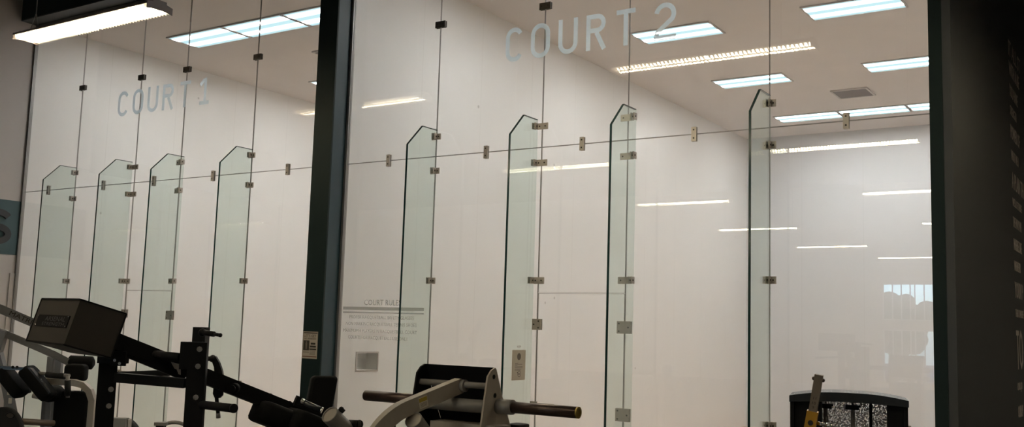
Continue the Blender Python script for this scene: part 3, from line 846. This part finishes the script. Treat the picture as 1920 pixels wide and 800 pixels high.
# ---- black plate-loaded machine with the box
def black_machine():
    base = P(370, 700, 4.05); t = thing('lever_machine', V((base.x, base.y, 0)), 'black plate-loaded machine with a tilted sheet metal box on its long arm', 'gym machine')
    # box
    O = V((1.54603265, -5.57859388, 1.87771803))
    A = V((-0.43446009, 0.11328258, 0.00294461)); B = V((0.04470203, 0.17270461, -0.04862284)); Cc = V((-0.01286284, -0.04488039, -0.17123734))
    m_ = MB(); m_.hexa([O + Cc, O + A + Cc, O + A + B + Cc, O + B + Cc, O, O + A, O + A + B, O + B])
    bx = m_.build('box', 'boxblack', t)
    a_, b_, c_ = A.normalized(), B.normalized(), Cc.normalized()
    rim = MB()
    e = .004
    for p0, p1 in ((O, O + A), (O, O + B), (O + B, O + B + Cc), (O + Cc, O + Cc + B), (O + Cc, O + Cc + A), (O + A, O + A + Cc)):
        rim.bar(p0, p1, .006, .006, c_ if abs((p1 - p0).normalized().dot(c_)) < .9 else a_)
    rim.build('folded_rim', 'black', bx)
    # name plate on the camera side face (A x C plane, outward = -B)
    pc = O + A * .49 + Cc * .505
    n = -b_
    pl_ = MB(); pl_.obox(pc + n * .002, a_, c_, n, .182, .023, .002)
    plate = pl_.build('name_plate', 'black', bx)
    sc = MB()
    for sa in (-1, 1):
        for s2 in (-1, 1): sc.ball(pc + n * .005 + a_ * sa * .175 + c_ * s2 * .019, .0038, seg=8)
    sc.build('screw', 'chrome', plate)
    xd = -a_; up = -c_
    def wpt(u_, v_): return pc + n * .004 + xd * u_ + up * v_
    text_obj('plate_text', 'ARSENAL', wpt(-.085, -.001), xd, up, .235, .018, 'engraved', plate, .0006)
    text_obj('plate_text', 'STRENGTH', wpt(-.105, -.019), xd, up, .255, .013, 'engraved', plate, .0006)
    # long arm
    a0, a1 = P(212, 637, 3.98), P(640, 806, 4.55)
    arm = MB(); arm.bar(a0, a1, .06, .062)
    ar = arm.build('long_arm', 'black', t, .004)
    lo = MB(); lo.bar(P(225, 657, 4.0), P(345, 706, 4.12), .05, .03); lo.build('under_arm', 'black', t, .003)
    kn = MB(); c = P(441, 727, 4.24); kn.tube(c, c - FH * .045 , .022); kn.tube(c - FH * .045, c - FH * .06, .015); kn.build('pivot_knob', 'black', ar)
    for px, py in ((507, 741), (543, 755)):
        c = P(px, py, 4.4 + (px - 500) * .001); MB().ball(c, .010, seg=8).build('bolt', 'brown', ar)
    # left upright
    up_ = MB(); LA, LD = facing(205); top = P(204, 668, 4.02); post_v(up_, top, .070, .07, LA); u1 = up_.build('upright', 'black', t, .004)
    for px, py in ((208, 729), (204, 760)):
        c = P(px, py, 3.975); boltm(c, -LD, .011, .014).build('bolt', 'chrome', u1)
    br = MB(); br.obox(P(213, 664, 4.0), RH, FH, Z_, .052, .03, .035); br.obox(P(222, 672, 3.96), RH, FH, Z_, .03, .006, .028)
    b2 = br.build('bracket', 'black', t, .003)
    for px, py in ((216, 675), (225, 681)): boltm(P(px, py, 3.945), -FH, .006, .006).build('bolt', 'chrome', b2)
    # right upright
    up_ = MB(); LA, LD = facing(370); top = P(371, 641, 3.98); post_v(up_, V((top.x, top.y, top.z)), .070, .09, LA)
    u2 = up_.build('upright', 'black', t, .004)
    sp = MB(); sp.obox(P(357, 666, 3.97), LA, LD, Z_, .040, .034, .053); sp.build('side_plate', 'black', u2, .003)
    for px, py in ((374, 654), (371, 686), (367, 744), (364, 777)): boltm(P(px, py, 3.928), -LD, .011, .016).build('bolt', 'chrome', u2)
    bkp = MB(); top = P(378, 613, 4.08); post_v(bkp, top, .052, .06, RH); bp = bkp.build('rear_post', 'black', t, .004)
    pg = MB(); a = P(380, 623, 4.02); b = P(401, 626, 3.97); c = P(413, 628, 3.95)
    pg.sweep([a, b], .011); pg.sweep([b, c], .007); pg.ball(c, .0085, seg=8); pg.ball(a, .0165, seg=10); pg.build('peg', 'black', bp)
    # cross members
    cm = MB(); cm.bar(P(218, 707, 4.01), P(348, 718, 4.01), .05, .037); cm.build('cross_member', 'black', t, .003)
    cm = MB(); cm.bar(P(222, 702, 4.35), P(350, 697, 4.2), .04, .025); cm.build('cross_member', 'black', t, .003)
    sl = MB(); sl.tube(P(292, 664, 4.05), P(338, 669, 4.0), .016); sl.ball(P(292, 664, 4.05), .018, seg=10); sl.build('stub_sleeve', 'black', t)
    gp_ = MB(); q = [P(304, 674, 4.1), P(338, 683, 4.06), P(338, 702, 4.08), P(325, 697, 4.1)]; gp_.prism(q, FH * .006); gp_.build('gusset', 'grey', t)
    # weight peg
    wp = MB(); a, b = P(368, 757, 3.95), P(437, 765, 3.80)
    wp.sweep([a, b], .0165, 18); wp.sweep([b, b + (b - a).normalized() * .008], .0175, 18); wp.build('weight_peg', 'black', u2)
    # hanging grip lever
    lv = MB(); dp = 4.22
    poly = [(399, 667), (404, 668), (411, 680), (416, 695), (418, 710), (418, 727), (416, 741), (411, 746), (402, 745), (399, 738), (401, 715), (402, 700), (401, 688), (397, 677)]
    lv.prism([P(x, y, dp) for x, y in poly][::-1], FH * .022)
    lv.tube(P(406, 744, dp + .01), P(409, 776, dp + .01), .008); lv.tube(P(386, 672, dp), P(402, 672, dp), .010); lv.ball(P(399, 672, dp + .008), .016, seg=10)
    l_ = lv.build('grip_lever', 'black', t)
    MB().tube(P(409, 774, dp + .01), P(409.5, 783, dp + .01), .0095).build('lever_tip', 'grey', l_)
    # shoulder pads under the arm
    d = (a1 - a0).normalized(); s_ = d.cross(Z_).normalized(); u = s_.cross(d)
    for cx, cy, dp2, hx in ((513, 780, 4.34, .085), (577, 797, 4.38, .105)):
        c = P(cx, cy, dp2)
        MB().pad(c, d, s_, u, hx, .09, .048, .035).build('shoulder_pad', 'vinyl', t)
    bb = MB(); bb.bar(P(553, 750, 4.40), P(606, 772, 4.45), .03, .045); br3 = bb.build('handle_bracket', 'black', t, .003)
    hs = MB(); a, b = P(567, 753, 4.33), P(601, 768, 4.33); hs.tube(a, b, .0135); hs.build('handle_sleeve', 'gloss', br3)
    hs = MB(); hs.tube(a - (b - a).normalized() * .008, a + (b - a).normalized() * .008, .015); hs.tube(b, b + (b - a).normalized() * .008, .015); hs.build('handle_cap', 'chrome', br3)
    # foot frame out of the picture
    ft = MB(); g1, g2 = P(201, 662, 4.02), P(371, 641, 3.98)
    for g in (g1, g2): ft.obox(V((g.x, g.y, .03)), RH, FH, Z_, .04, .45, .03)
    ft.bar(V((g1.x, g1.y, .03)), V((g2.x, g2.y, .03)), .06, .06); e = V((a1.x, a1.y, 0)); ft.bar(V((g2.x, g2.y, .03)), V((e.x, e.y, .03)), .06, .06)
    ft.build('foot_frame', 'black', t)
    ep = MB(); post_v(ep, V((a1.x, a1.y, a1.z + .01)), .07, .07, RH); ep.build('upright', 'black', t)
black_machine()

# ---- taupe lever machine in the middle
def lever_press():
    cx = P(868, 757, 4.35)
    t = thing('leg_press_machine', V((cx.x, cx.y, 0)), 'taupe and black machine with two brown loading bars sticking out sideways', 'gym machine')
    xd = X_
    # the side bars run along X through point cb
    cb = P(935, 761, 4.2)
    def on(px):  # point on the bar line at a pixel column
        best = None
        lo, hi = -1.5, 1.5
        for _ in range(50):
            mid = (lo + hi) / 2; p = cb + X_ * mid - CAM
            x = 960 + FPX * p.dot(R) / p.dot(F)
            if x < px: lo = mid
            else: hi = mid
        return cb + X_ * lo
    l0, l1, r0, r1, r2 = on(686), on(800), on(936), on(962), on(1083)
    s = MB(); s.tube(r1 - X_ * .01, r2, .0235, 24); rb = s.build('loading_bar', 'brown', t)
    s = MB(); s.ring(r2, r2 + X_ * .006, .0235, .015); s.tube(r2 - X_ * .002, r2 + X_ * .002, .015, 16); s.build('end_cap', 'gold', rb)
    s = MB(); s.tube(l0, l1, .0235, 24); s.build('loading_bar', 'brown', t)
    s = MB(); s.tube(r0 - X_ * .02, r1, .031, 24); s.build('collar', 'grey', t)
    # side plates in the YZ plane
    xr = r0.x - .005; xl = l1.x + .0
    def yz(X0, px, py):
        c, v = CAM, (F + R * ((px - 960) / FPX) - U * ((py - 400) / FPX)); k = (X0 - c.x) / v.x
        return c + v * k
    pr = [yz(xr, x, y) for x, y in ((929, 689), (922, 694), (915, 706), (898, 830), (964, 830), (958, 800), (944, 752), (931, 692))]
    s = MB(); s.prism(pr, V((-.008, 0, 0))); pp = s.build('side_plate', 'taupe', t)
    c = pr[0]
    for px, py in ((926, 706), (928, 741)):
        q = yz(xr + .001, px, py); MB().tube(q, q + X_ * .001, .010, 12).build('bolt_hole', 'black', pp)
    for px, py in ((937, 750), (936, 769)):
        q = yz(xr + .004, px, py); MB().ball(q, .009, seg=8).build('bolt', 'chrome', pp)
    off = V((xl - xr, 0, 0))
    pl_ = [p + off for p in pr]
    s = MB(); s.prism(pl_, V((.008, 0, 0))); s.build('side_plate', 'black', t)
    # back panel between plates, behind
    ytop = yz(xr, 929, 689)
    yb_ = max(p.y for p in pr)
    s = MB()
    q0, q1 = pr[0], pr[5]
    s.hexa([V((xl + .008, q1.y, q1.z)), V((xr - .008, q1.y, q1.z)), V((xr - .008, q1.y + .006, q1.z)), V((xl + .008, q1.y + .006, q1.z)),
            V((xl + .008, q0.y, q0.z)), V((xr - .008, q0.y, q0.z)), V((xr - .008, q0.y + .006, q0.z)), V((xl + .008, q0.y + .006, q0.z))])
    s.build('back_panel', 'black', t)
    # shafts
    def shaft(px, py, r_, nme, mat='grey'):
        p = yz(xr, px, py); s = MB(); s.tube(V((xl + .006, p.y, p.z)), V((xr - .006, p.y, p.z)), r_, 20); return s.build(nme, mat, t), V((0, p.y, p.z))
    sh, pu = shaft(921, 724, .014, 'upper_shaft'); sh2, pl2 = shaft(919, 763, .028, 'lower_shaft')
    # swing arm
    a = P(862, 722, (V((xl * .45 + xr * .55, pu.y, pu.z)) - CAM).dot(F)); a.y = pu.y; a.z = pu.z - .005
    mid = P(730, 777, 3.95); end = P(690, 835, 3.9); end2 = V((end.x, end.y, .08))
    pts = [a] + roundp(a, mid, end, .09, 6) + [end, end2]
    s = MB(); rect_sweep(s, pts, .04, .062); arm = s.build('swing_arm', 'taupe', t, .004)
    s = MB(); s.tube(a - X_ * .035, a + X_ * .035, .026, 18); s.build('arm_hub', 'grey', arm)
    # label on the arm
    d = (mid - a).normalized(); sd = d.cross(Z_).normalized(); u = sd.cross(d).normalized()
    if sd.dot(CAM - a) < 0: sd = -sd
    lc = P(822, 742, 4.0); k = (lc - a).dot(d); lc = a + d * k + sd * .0205
    lab = MB(); lab.obox(lc, d, u, sd, .024, .022, .0008); lb = lab.build('warning_label', 'labelw', arm)
    lab = MB(); lab.obox(lc + u * .012 + sd * .001, d, u, sd, .022, .008, .0004); lab.build('label_heading', 'labely', lb)
    lab = MB()
    for k2 in range(4): lab.obox(lc - u * (.002 + k2 * .0045) + sd * .001, d, u, sd, .018, .0008, .0004)
    lab.build('label_text', 'greyink', lb)
    # open handle tubes
    for (px, py, ex, ey, dp) in ((775, 786, 822, 850, 4.0), (618, 776, 690, 850, 3.95)):
        a_, b_ = P(px, py, dp), P(ex, ey, dp + .16)
        s = MB(); s.ring(a_, b_, .036, .032, 28); h = s.build('handle_tube', 'grey', t)
        s = MB(); s.tube(a_ + (b_ - a_).normalized() * .006, a_ + (b_ - a_).normalized() * .012, .033, 24); s.build('tube_cap', 'taupe', h)
        f_ = V((b_.x, b_.y, .04)); s = MB(); s.sweep([b_, f_], .034); s.build('handle_stem', 'grey', t)
    s = MB(); s.ball(P(640, 767, 3.97), .011, seg=10); s.tube(P(637, 764, 3.97), P(645, 772, 3.97), .009); s.build('knob', 'black', t)
    s = MB(); s.tube(P(655, 794, 4.05), P(675, 795, 4.0), .0165, 18); s.tube(P(672, 795, 4.0), P(676, 795, 4.0), .018, 18); s.bar(P(655, 794, 4.05), V((P(655, 794, 4.05).x, P(655, 794, 4.05).y, .04)), .03, .03, X_); s.build('foot_grip', 'rubber', t)
    # lower body and feet
    s = MB(); pm = (pr[3] + pr[4]) / 2
    s.obox(V(((xl + xr) / 2, pm.y, pm.z / 2 + .02)), X_, Y_, Z_, abs(xr - xl) / 2 - .01, .06, pm.z / 2 - .02)
    s.obox(V(((xl + xr) / 2, pm.y - .25, .03)), X_, Y_, Z_, .35, .45, .03); s.build('base_frame', 'black', t)
    s = MB(); s.obox(P(880, 800, 4.22), X_, Y_, Z_, .17, .05, .018); s.build('front_cover', 'taupe', t)
    s = MB(); c = P(970, 799, 4.35); s.pad(c, X_, Y_, Z_, .035, .05, .012, .012); s.bar(c, V((c.x, c.y, .05)), .03, .03, X_); s.build('foot_rest', 'rubber', t)
lever_press()

# ---- weight stack tower at the right
def tower():
    dp = 5.0
    c0 = P(1590, 757, dp)
    t = thing('weight_stack_tower', V((c0.x, c0.y, 0)), 'black weight stack tower with an arched top and grey perforated screen', 'gym machine')
    vd = c0 - CAM; vd.z = 0; vd.normalize(); vr = V((vd.y, -vd.x, 0))     # the tower faces the picture taker
    W = 222 / FPX * dp * .955; px = W / 222
    xl, xr = -111 * px, 111 * px; yf, yb = 0.0, .26; zt = c0.z
    x_at = lambda c: (c - 1589) * px
    MB.xf = Matrix(((vr.x, vd.x, 0, c0.x), (vr.y, vd.y, 0, c0.y), (0, 0, 1, 0), (0, 0, 0, 1)))
    n = 24; prof = []
    for i in range(n + 1):
        x = -1 + 2 * i / n
        prof.append((x * W / 2, zt + .030 + .026 * (1 - abs(x) ** 2.4)))
    for i in range(n, -1, -1):
        x = -1 + 2 * i / n
        prof.append((x * W / 2, zt - .002 + .012 * (1 - x * x)))
    s = MB(); s.prism([V((x, yf - .02, z)) for x, z in prof], V((0, yb - yf + .05, 0))); s.build('top_cap', 'gloss', t, .012)
    for x0 in (xl + .003, xr - .021):
        s = MB(); s.box(x0, x0 + .018, yf, yb, 0.02, zt + .012); s.build('side_panel', 'black', t, .003)
    for a, b in ((xl + .021, x_at(1540)), (x_at(1661), xr - .021)):
        s = MB(); s.box(a, b, yf + .03, yf + .06, .02, zt + .004); s.build('front_column', 'black', t, .004)
    s = MB(); s.box(xl + .021, xr - .021, yb - .014, yb - .010, .02, zt); s.build('perforated_screen', 'mesh', t)
    s = MB(); s.box(xl, xr, yf, yb, 0, .05); s.build('base', 'black', t, .004)
    for cx in (1598, 1546):
        x = x_at(cx); s = MB(); s.tube(V((x, yf + .13, .05)), V((x, yf + .13, zt - .010)), .0105, 14); s.tube(V((x, yf + .13, zt - .010)), V((x, yf + .13, zt + .002)), .006, 10); g = s.build('guide_rod', 'grey', t)
        s = MB(); s.box(x - .036, x + .038, yf + .10, yf + .16, zt - .022, zt - .012); s.box(x - .036, x + .030, yf + .105, yf + .155, zt - .034, zt - .020); s.build('rod_collar', 'black', g)
    s = MB(); x = x_at(1632); s.box(x - .007, x + .007, yf + .14, yf + .16, .05, zt); s.build('divider', 'black', t)
    s = MB(); s.obox(V((xr + .003, yf + .05, zt - .125)), X_, Y_, Z_, .008, .03, .03); s.build('side_bracket', 'bronze', t, .004)
    s = MB()
    for i in range(14): s.box(-.09, .11, yf + .07, yf + .19, .05 + i * .03, .077 + i * .03)
    s.build('weight_stack', 'black', t)
    MB.xf = None
    # ---- numbered adjusting post
    a = P(1536, 702, 4.62); b = P(1519, 800, 4.62); d = (b - a).normalized()
    ft = V((b.x - .02, b.y - .03, .02))
    t2 = thing('adjusting_post', V((ft.x, ft.y, 0)), 'bronze square tube numbered 9 to 11 standing in a yellow sleeve', 'adjusting post')
    n_ = -(RH.cross(Z_)).normalized()
    if n_.dot(FH) > 0: n_ = -n_
    sd = d.cross(n_).normalized()
    def tubebar(mb, p0, p1, w_):
        mb.bar(p0, p1, w_, w_, n_)
    # turn the section a little so one side face shows
    nn = (n_ + sd * .38 * (-1 if sd.dot(R) > 0 else 1)).normalized(); ss = d.cross(nn).normalized()
    if ss.dot(R) < 0: ss = -ss
    s = MB(); e = b + d * .25; s.bar(a, e, .038, .038, nn); inner = s.build('numbered_tube', 'bronze', t2, .003)
    for s2 in (-1, 1):
        MB().ball(a + d * .022 + ss * s2 * .021, .009, (1, 1, 1), 8).build('rivet', 'brown', inner)
    upv = -d
    for txt, py, w_ in (('11', 746, .012), ('10', 755.5, .016), ('9', 764, .008)):
        k = (P(1527, py, 4.62) - a).dot(d); c = a + d * k + nn * .0192
        text_obj('number', txt, c - ss * w_ / 2 - upv * .005, ss, upv, w_, .012, 'ink', inner, .0006)
    sl0 = a + d * ((P(1524, 770, 4.62) - a).dot(d)); s = MB(); s.bar(sl0, sl0 + d * .6, .050, .050, nn); sl = s.build('yellow_sleeve', 'yellow', t2, .003)
    c = sl0 + d * .055 + nn * .025; s = MB(); s.tube(c, c + nn * .004, .012, 18); s.build('index_hole', 'ink', sl)
    c = sl0 + d * .050 + ss * .025; s = MB(); s.tube(c, c + ss * .045, .008); s.ball(c + ss * .05, .013, seg=10); s.ball(c + ss * .062, .010, seg=10); s.build('pull_pin', 'chrome', t2)
    s = MB(); q = sl0 + d * .6; s.bar(q - d * .05, V((q.x, q.y, .0)), .05, .05, nn); s.obox(V((q.x, q.y, .02)), X_, Y_, Z_, .2, .06, .02); s.build('stand', 'black', t2)
tower()

# ---- silver machine far left
def silver_machine():
    g = P(90, 720, 8.3)
    t = thing('lat_machine', V((g.x, g.y, 0)), 'silver framed machine with black pads behind the black box', 'gym machine')
    s = MB(); s.bar(P(-25, 568, 8.0), P(110, 625, 8.3), .055, .065); top = s.build('upper_arm', 'silver', t, .004)
    d = (P(110, 625, 8.3) - P(-25, 568, 8.0)).normalized()
    ff = -FH; upv = (d.cross(ff)).normalized(); upv = upv if upv.z > 0 else -upv
    nfc = d.cross(upv).normalized()
    o = P(14, 591.5, 8.085)
    mid = (P(-25, 568, 8.0))
    k = (o - mid).dot(d); sd = d.cross(Z_).normalized(); u = sd.cross(d).normalized()
    if u.z < 0: u = -u
    face = d.cross(u).normalized()
    text_obj('arm_text', 'MATRIX', mid + d * k - u * .018 + face * .0283, d, u, .235, .036, 'ink', top, .001)
    s = MB(); rect_sweep(s, [P(-10, 618, 8.1), P(12, 626, 8.1), P(100, 664, 8.3), P(158, 694, 8.45)], .05, .055); s.build('lower_arm', 'silver', t, .004)
    s = MB(); rect_sweep(s, [P(8, 618, 8.1), P(-4, 660, 8.1), P(12, 720, 8.1), P(24, 780, 8.1), P(34, 850, 8.1), V((P(38, 900, 8.1).x, P(38, 900, 8.1).y, .03))], .06, .06, FH); lg = s.build('front_post', 'silver', t, .004)
    for x0, y0, x1, y1, mt in ((14, 728, 20, 741, 'labelw'), (17, 745, 21, 757, 'labelw')):
        cc = P((x0 + x1) / 2 , (y0 + y1) / 2, 8.05)
        s = MB(); s.obox(cc, RH, Z_, FH, .012, .022, .004); s.build('label', mt, lg)
    for px, w_ in ((97, .052), (112, .052)):
        c = P(px, 668, 8.5); s = MB(); post_v(s, c, w_, w_, RH); s.build('column', 'silver', t, .004)
    s = MB(); rect_sweep(s, [P(62, 713, 8.05), P(90, 714, 8.05), P(140, 717, 8.05), P(156, 721, 8.05), P(168, 732, 8.05), P(174, 750, 8.05), P(170, 800, 8.05), P(168, 850, 8.05)], .05, .058, FH); s.build('curved_frame', 'taupe', t, .004)
    s = MB(); s.tube(P(122, 737, 8.2), P(182, 747, 8.25), .030, 16); s.build('cross_tube', 'taupe', t)
    # padded parts
    c = P(143, 698, 8.3); MB().pad(c, RH, Z_, FH, .085, .070, .055, .035).build('headrest', 'vinyl', t)
    s = MB(); a, b = P(132, 678, 8.4), P(172, 680, 8.4); s.sweep([a - (b - a) * .1, a, b, b + (b - a) * .1], [.03, .055, .055, .03], 20); s.build('roller_pad', 'vinyl', t)
    c = P(135, 793, 8.2); MB().pad(c, RH, Z_, FH, .140, .26, .07, .05).build('back_pad', 'vinyl', t)
    c = P(100, 738, 8.15); s = MB(); s.sweep([c - FH * .1, c - FH * .08, c + FH * .08, c + FH * .1], [.04, .062, .062, .04], 20); s.build('roller_pad', 'vinyl', t)
    # knee pad frame
    s = MB(); rect_sweep(s, [P(-20, 687, 7.9), P(58, 692, 7.9), P(93, 738, 7.9)], .05, .026); kf = s.build('knee_frame', 'gloss', t, .003)
    MB().pad(P(23, 716, 7.95), (P(45, 740, 7.9) - P(5, 690, 7.9)), FH, (P(45, 740, 7.9) - P(5, 690, 7.9)).cross(FH), .135, .09, .047, .04).build('knee_pad', 'vinyl', t)
    MB().pad(P(71, 718, 7.95), (P(93, 745, 7.9) - P(50, 693, 7.9)), FH, (P(93, 745, 7.9) - P(50, 693, 7.9)).cross(FH), .155, .09, .047, .04).build('knee_pad', 'vinyl', t)
    for px, py in ((24, 688), (32, 688)): MB().ball(P(px, py, 7.85), .012, seg=8).build('bolt', 'black', kf)
    # grips
    s = MB(); s.tube(P(68, 699, 8.0), P(130, 704, 7.9), .014); g1 = s.build('handle_bar', 'grey', t)
    s = MB(); s.tube(P(88, 702, 7.96), P(122, 705, 7.92), .024); s.build('hand_grip', 'rubber', g1)
    s = MB(); s.tube(P(127, 704, 7.9), P(127, 745, 7.9), .015); g2 = s.build('handle_bar', 'grey', t)
    s = MB(); s.tube(P(127, 712, 7.9), P(127, 741, 7.9), .024); s.build('hand_grip', 'rubber', g2)
    s = MB(); s.bar(P(53, 718, 8.1), P(53, 736, 8.1), .035, .035, FH); s.build('stop_block', 'black', t)
    s = MB(); s.tube(P(62, 741, 8.2), P(78, 744, 8.2), .022); s.build('foot_tube', 'taupe', t)
    c = P(90, 745, 8.3); s = MB(); s.bar(P(89, 725, 8.3), V((P(86, 800, 8.3).x, P(86, 800, 8.3).y, .04)), .05, .05, X_); s.build('seat_post', 'silver', t, .004)
    # storage peg and base
    s = MB(); s.tube(P(30, 789, 7.7), P(100, 793, 8.0), .024); s.build('storage_peg', 'bronze', t)
    s = MB()
    for px in (0, 100, 170):
        q = P(px, 780, 8.2); s.obox(V((q.x, q.y, .03)), RH, FH, Z_, .04, .5, .03)
    q0, q1 = P(-20, 780, 8.2), P(180, 780, 8.2); s.bar(V((q0.x, q0.y, .03)), V((q1.x, q1.y, .03)), .07, .06); q = P(170, 780, 8.05); s.bar(V((q.x, q.y, .03)), P(168, 848, 8.05), .05, .05, X_)
    s.build('base_frame', 'silver', t)
    # plate on the peg
    c = P(6, 812, 7.66)
    t2 = thing('weight_plate', V((c.x, c.y, c.z - .22)), 'black rubber weight plate with a grip slot at the lower left corner', 'weight plate')
    ax = (P(100, 793, 8.0) - P(30, 789, 7.7)).normalized()
    ax = (FH * .9 + RH * .35).normalized()
    s = MB(); s.sweep([c - ax * .022, c - ax * .016, c + ax * .016, c + ax * .022], [.19, .20, .20, .19], 40); d_ = s.build('disc', 'rubber', t2)
    sx = ax.cross(Z_).normalized(); sx = sx if sx.dot(R) > 0 else -sx; su = Z_
    q = P(13, 779, 7.60); k = (q - c).dot(ax); q = q - ax * (k + .0225)
    pts = [q + sx * (.042 * math.cos(a) * (1.0)) + su * .022 * math.sin(a) for a in [2 * PI * i / 20 for i in range(20)]]
    s = MB(); s.sweep(pts, .005, 8, closed=True); s.build('slot_rim', 'black', d_)
    s = MB(); s.prism([p for p in pts], -ax * .001); s.build('slot', 'ink', d_)
    s = MB(); s.tube(c - ax * .026, c + ax * .026, .045, 20); s.build('hub', 'grey', d_)
silver_machine()

# ---- pad behind the post and a cam machine at the bottom
def back_pad_bench():
    c = P(603, 733, 6.8)
    t = thing('shoulder_press_bench', V((c.x, c.y, 0)), 'charcoal padded backrest standing in front of the dark post', 'bench')
    rx = (RH * .92 + FH * .4).normalized(); ny = Z_.cross(rx)
    up = (Z_ + RH * .12 + FH * .1).normalized()
    s = MB(); s.pad(c - up * .07, rx, up, rx.cross(up), .088, .175, .045, .03); s.build('back_pad', 'vinyl', t)
    q = c + FH * .07
    s = MB(); s.bar(V((q.x, q.y, .03)), V((q.x, q.y, c.z)), .06, .06, X_); s.obox(V((q.x, q.y - .1, .03)), X_, Y_, Z_, .25, .4, .03); s.build('frame', 'grey', t)
back_pad_bench()
def cam_machine():
    c = P(226, 822, 6.2)
    t = thing('cam_machine', V((c.x, c.y, 0)), 'black disc and grey bracket of a low machine between the black uprights', 'gym machine')
    ax = (FH + RH * .25).normalized()
    s = MB(); s.sweep([c - ax * .03, c + ax * .03], .128, 36); s.build('cam_disc', 'rubber', t)
    b = P(223, 795, 5.95); s = MB(); s.obox(b, RH, FH, Z_, .048, .03, .038); s.build('bracket', 'grey', t, .006)
    s = MB(); s.obox(P(240, 796, 5.98), RH, FH, Z_, .010, .03, .034); s.build('bracket_edge', 'taupe', t, .003)
    s = MB(); s.bar(V((c.x, c.y, .03)), c + ax * .06, .07, .07, X_); s.obox(V((c.x, c.y, .03)), X_, Y_, Z_, .16, .16, .03); s.build('stand', 'black', t)
    c = P(303, 800, 6.4)
    t = thing('rower_frame', V((c.x, c.y, 0)), 'grey capped tube end and black ring low beside the right black upright', 'gym machine')
    q = P(302, 795, 6.4)
    s = MB(); post_v(s, V((q.x, q.y, q.z)), .05, .05, RH); p_ = s.build('post', 'black', t, .003)
    s = MB(); s.obox(V((q.x, q.y, q.z + .004)), RH, FH, Z_, .034, .034, .010); s.build('post_cap', 'grey', p_, .003)
    c = P(327, 812, 6.45); s = MB()
    pts = [c + RH * .105 * math.cos(a) + Z_ * .07 * math.sin(a) for a in [2 * PI * i / 28 for i in range(28)]]
    s.sweep(pts, .012, 8, closed=True); s.bar(c - Z_ * .07, V((c.x, c.y, .02)), .03, .03, X_); s.build('guard_ring', 'grey', t)
    s = MB(); s.bar(V((c.x, c.y, .025)), V((q.x, q.y, .025)), .06, .05); s.build('base', 'black', t)
cam_machine()

# ------------------------------------------------------------------ world and view
w = bpy.data.worlds.new('world'); SC.world = w; w.use_nodes = True
bg = w.node_tree.nodes['Background']
sky = w.node_tree.nodes.new('ShaderNodeTexSky'); sky.sky_type = 'NISHITA'
sky.sun_disc = False; sky.sun_elevation = math.radians(40); sky.sun_rotation = math.radians(10)
mxs = w.node_tree.nodes.new('ShaderNodeMix'); mxs.data_type = 'RGBA'; mxs.blend_type = 'MULTIPLY'; mxs.inputs[0].default_value = 1
mxs.inputs[7].default_value = (0.62, 0.85, 1.2, 1)
w.node_tree.links.new(sky.outputs[0], mxs.inputs[6]); w.node_tree.links.new(mxs.outputs[2], bg.inputs[0])
bg.inputs[1].default_value = 0.9
SC.view_settings.view_transform = 'Standard'
SC.view_settings.look = 'None'
SC.view_settings.gamma = 1
SC.view_settings.use_curve_mapping = False
SC.view_settings.exposure = 0.17
cy = SC.cycles
cy.use_denoising = True
cy.max_bounces = 14; cy.diffuse_bounces = 6; cy.glossy_bounces = 6; cy.transparent_max_bounces = 32; cy.transmission_bounces = 6
cy.sample_clamp_indirect = 8
cy.caustics_reflective = False; cy.caustics_refractive = False
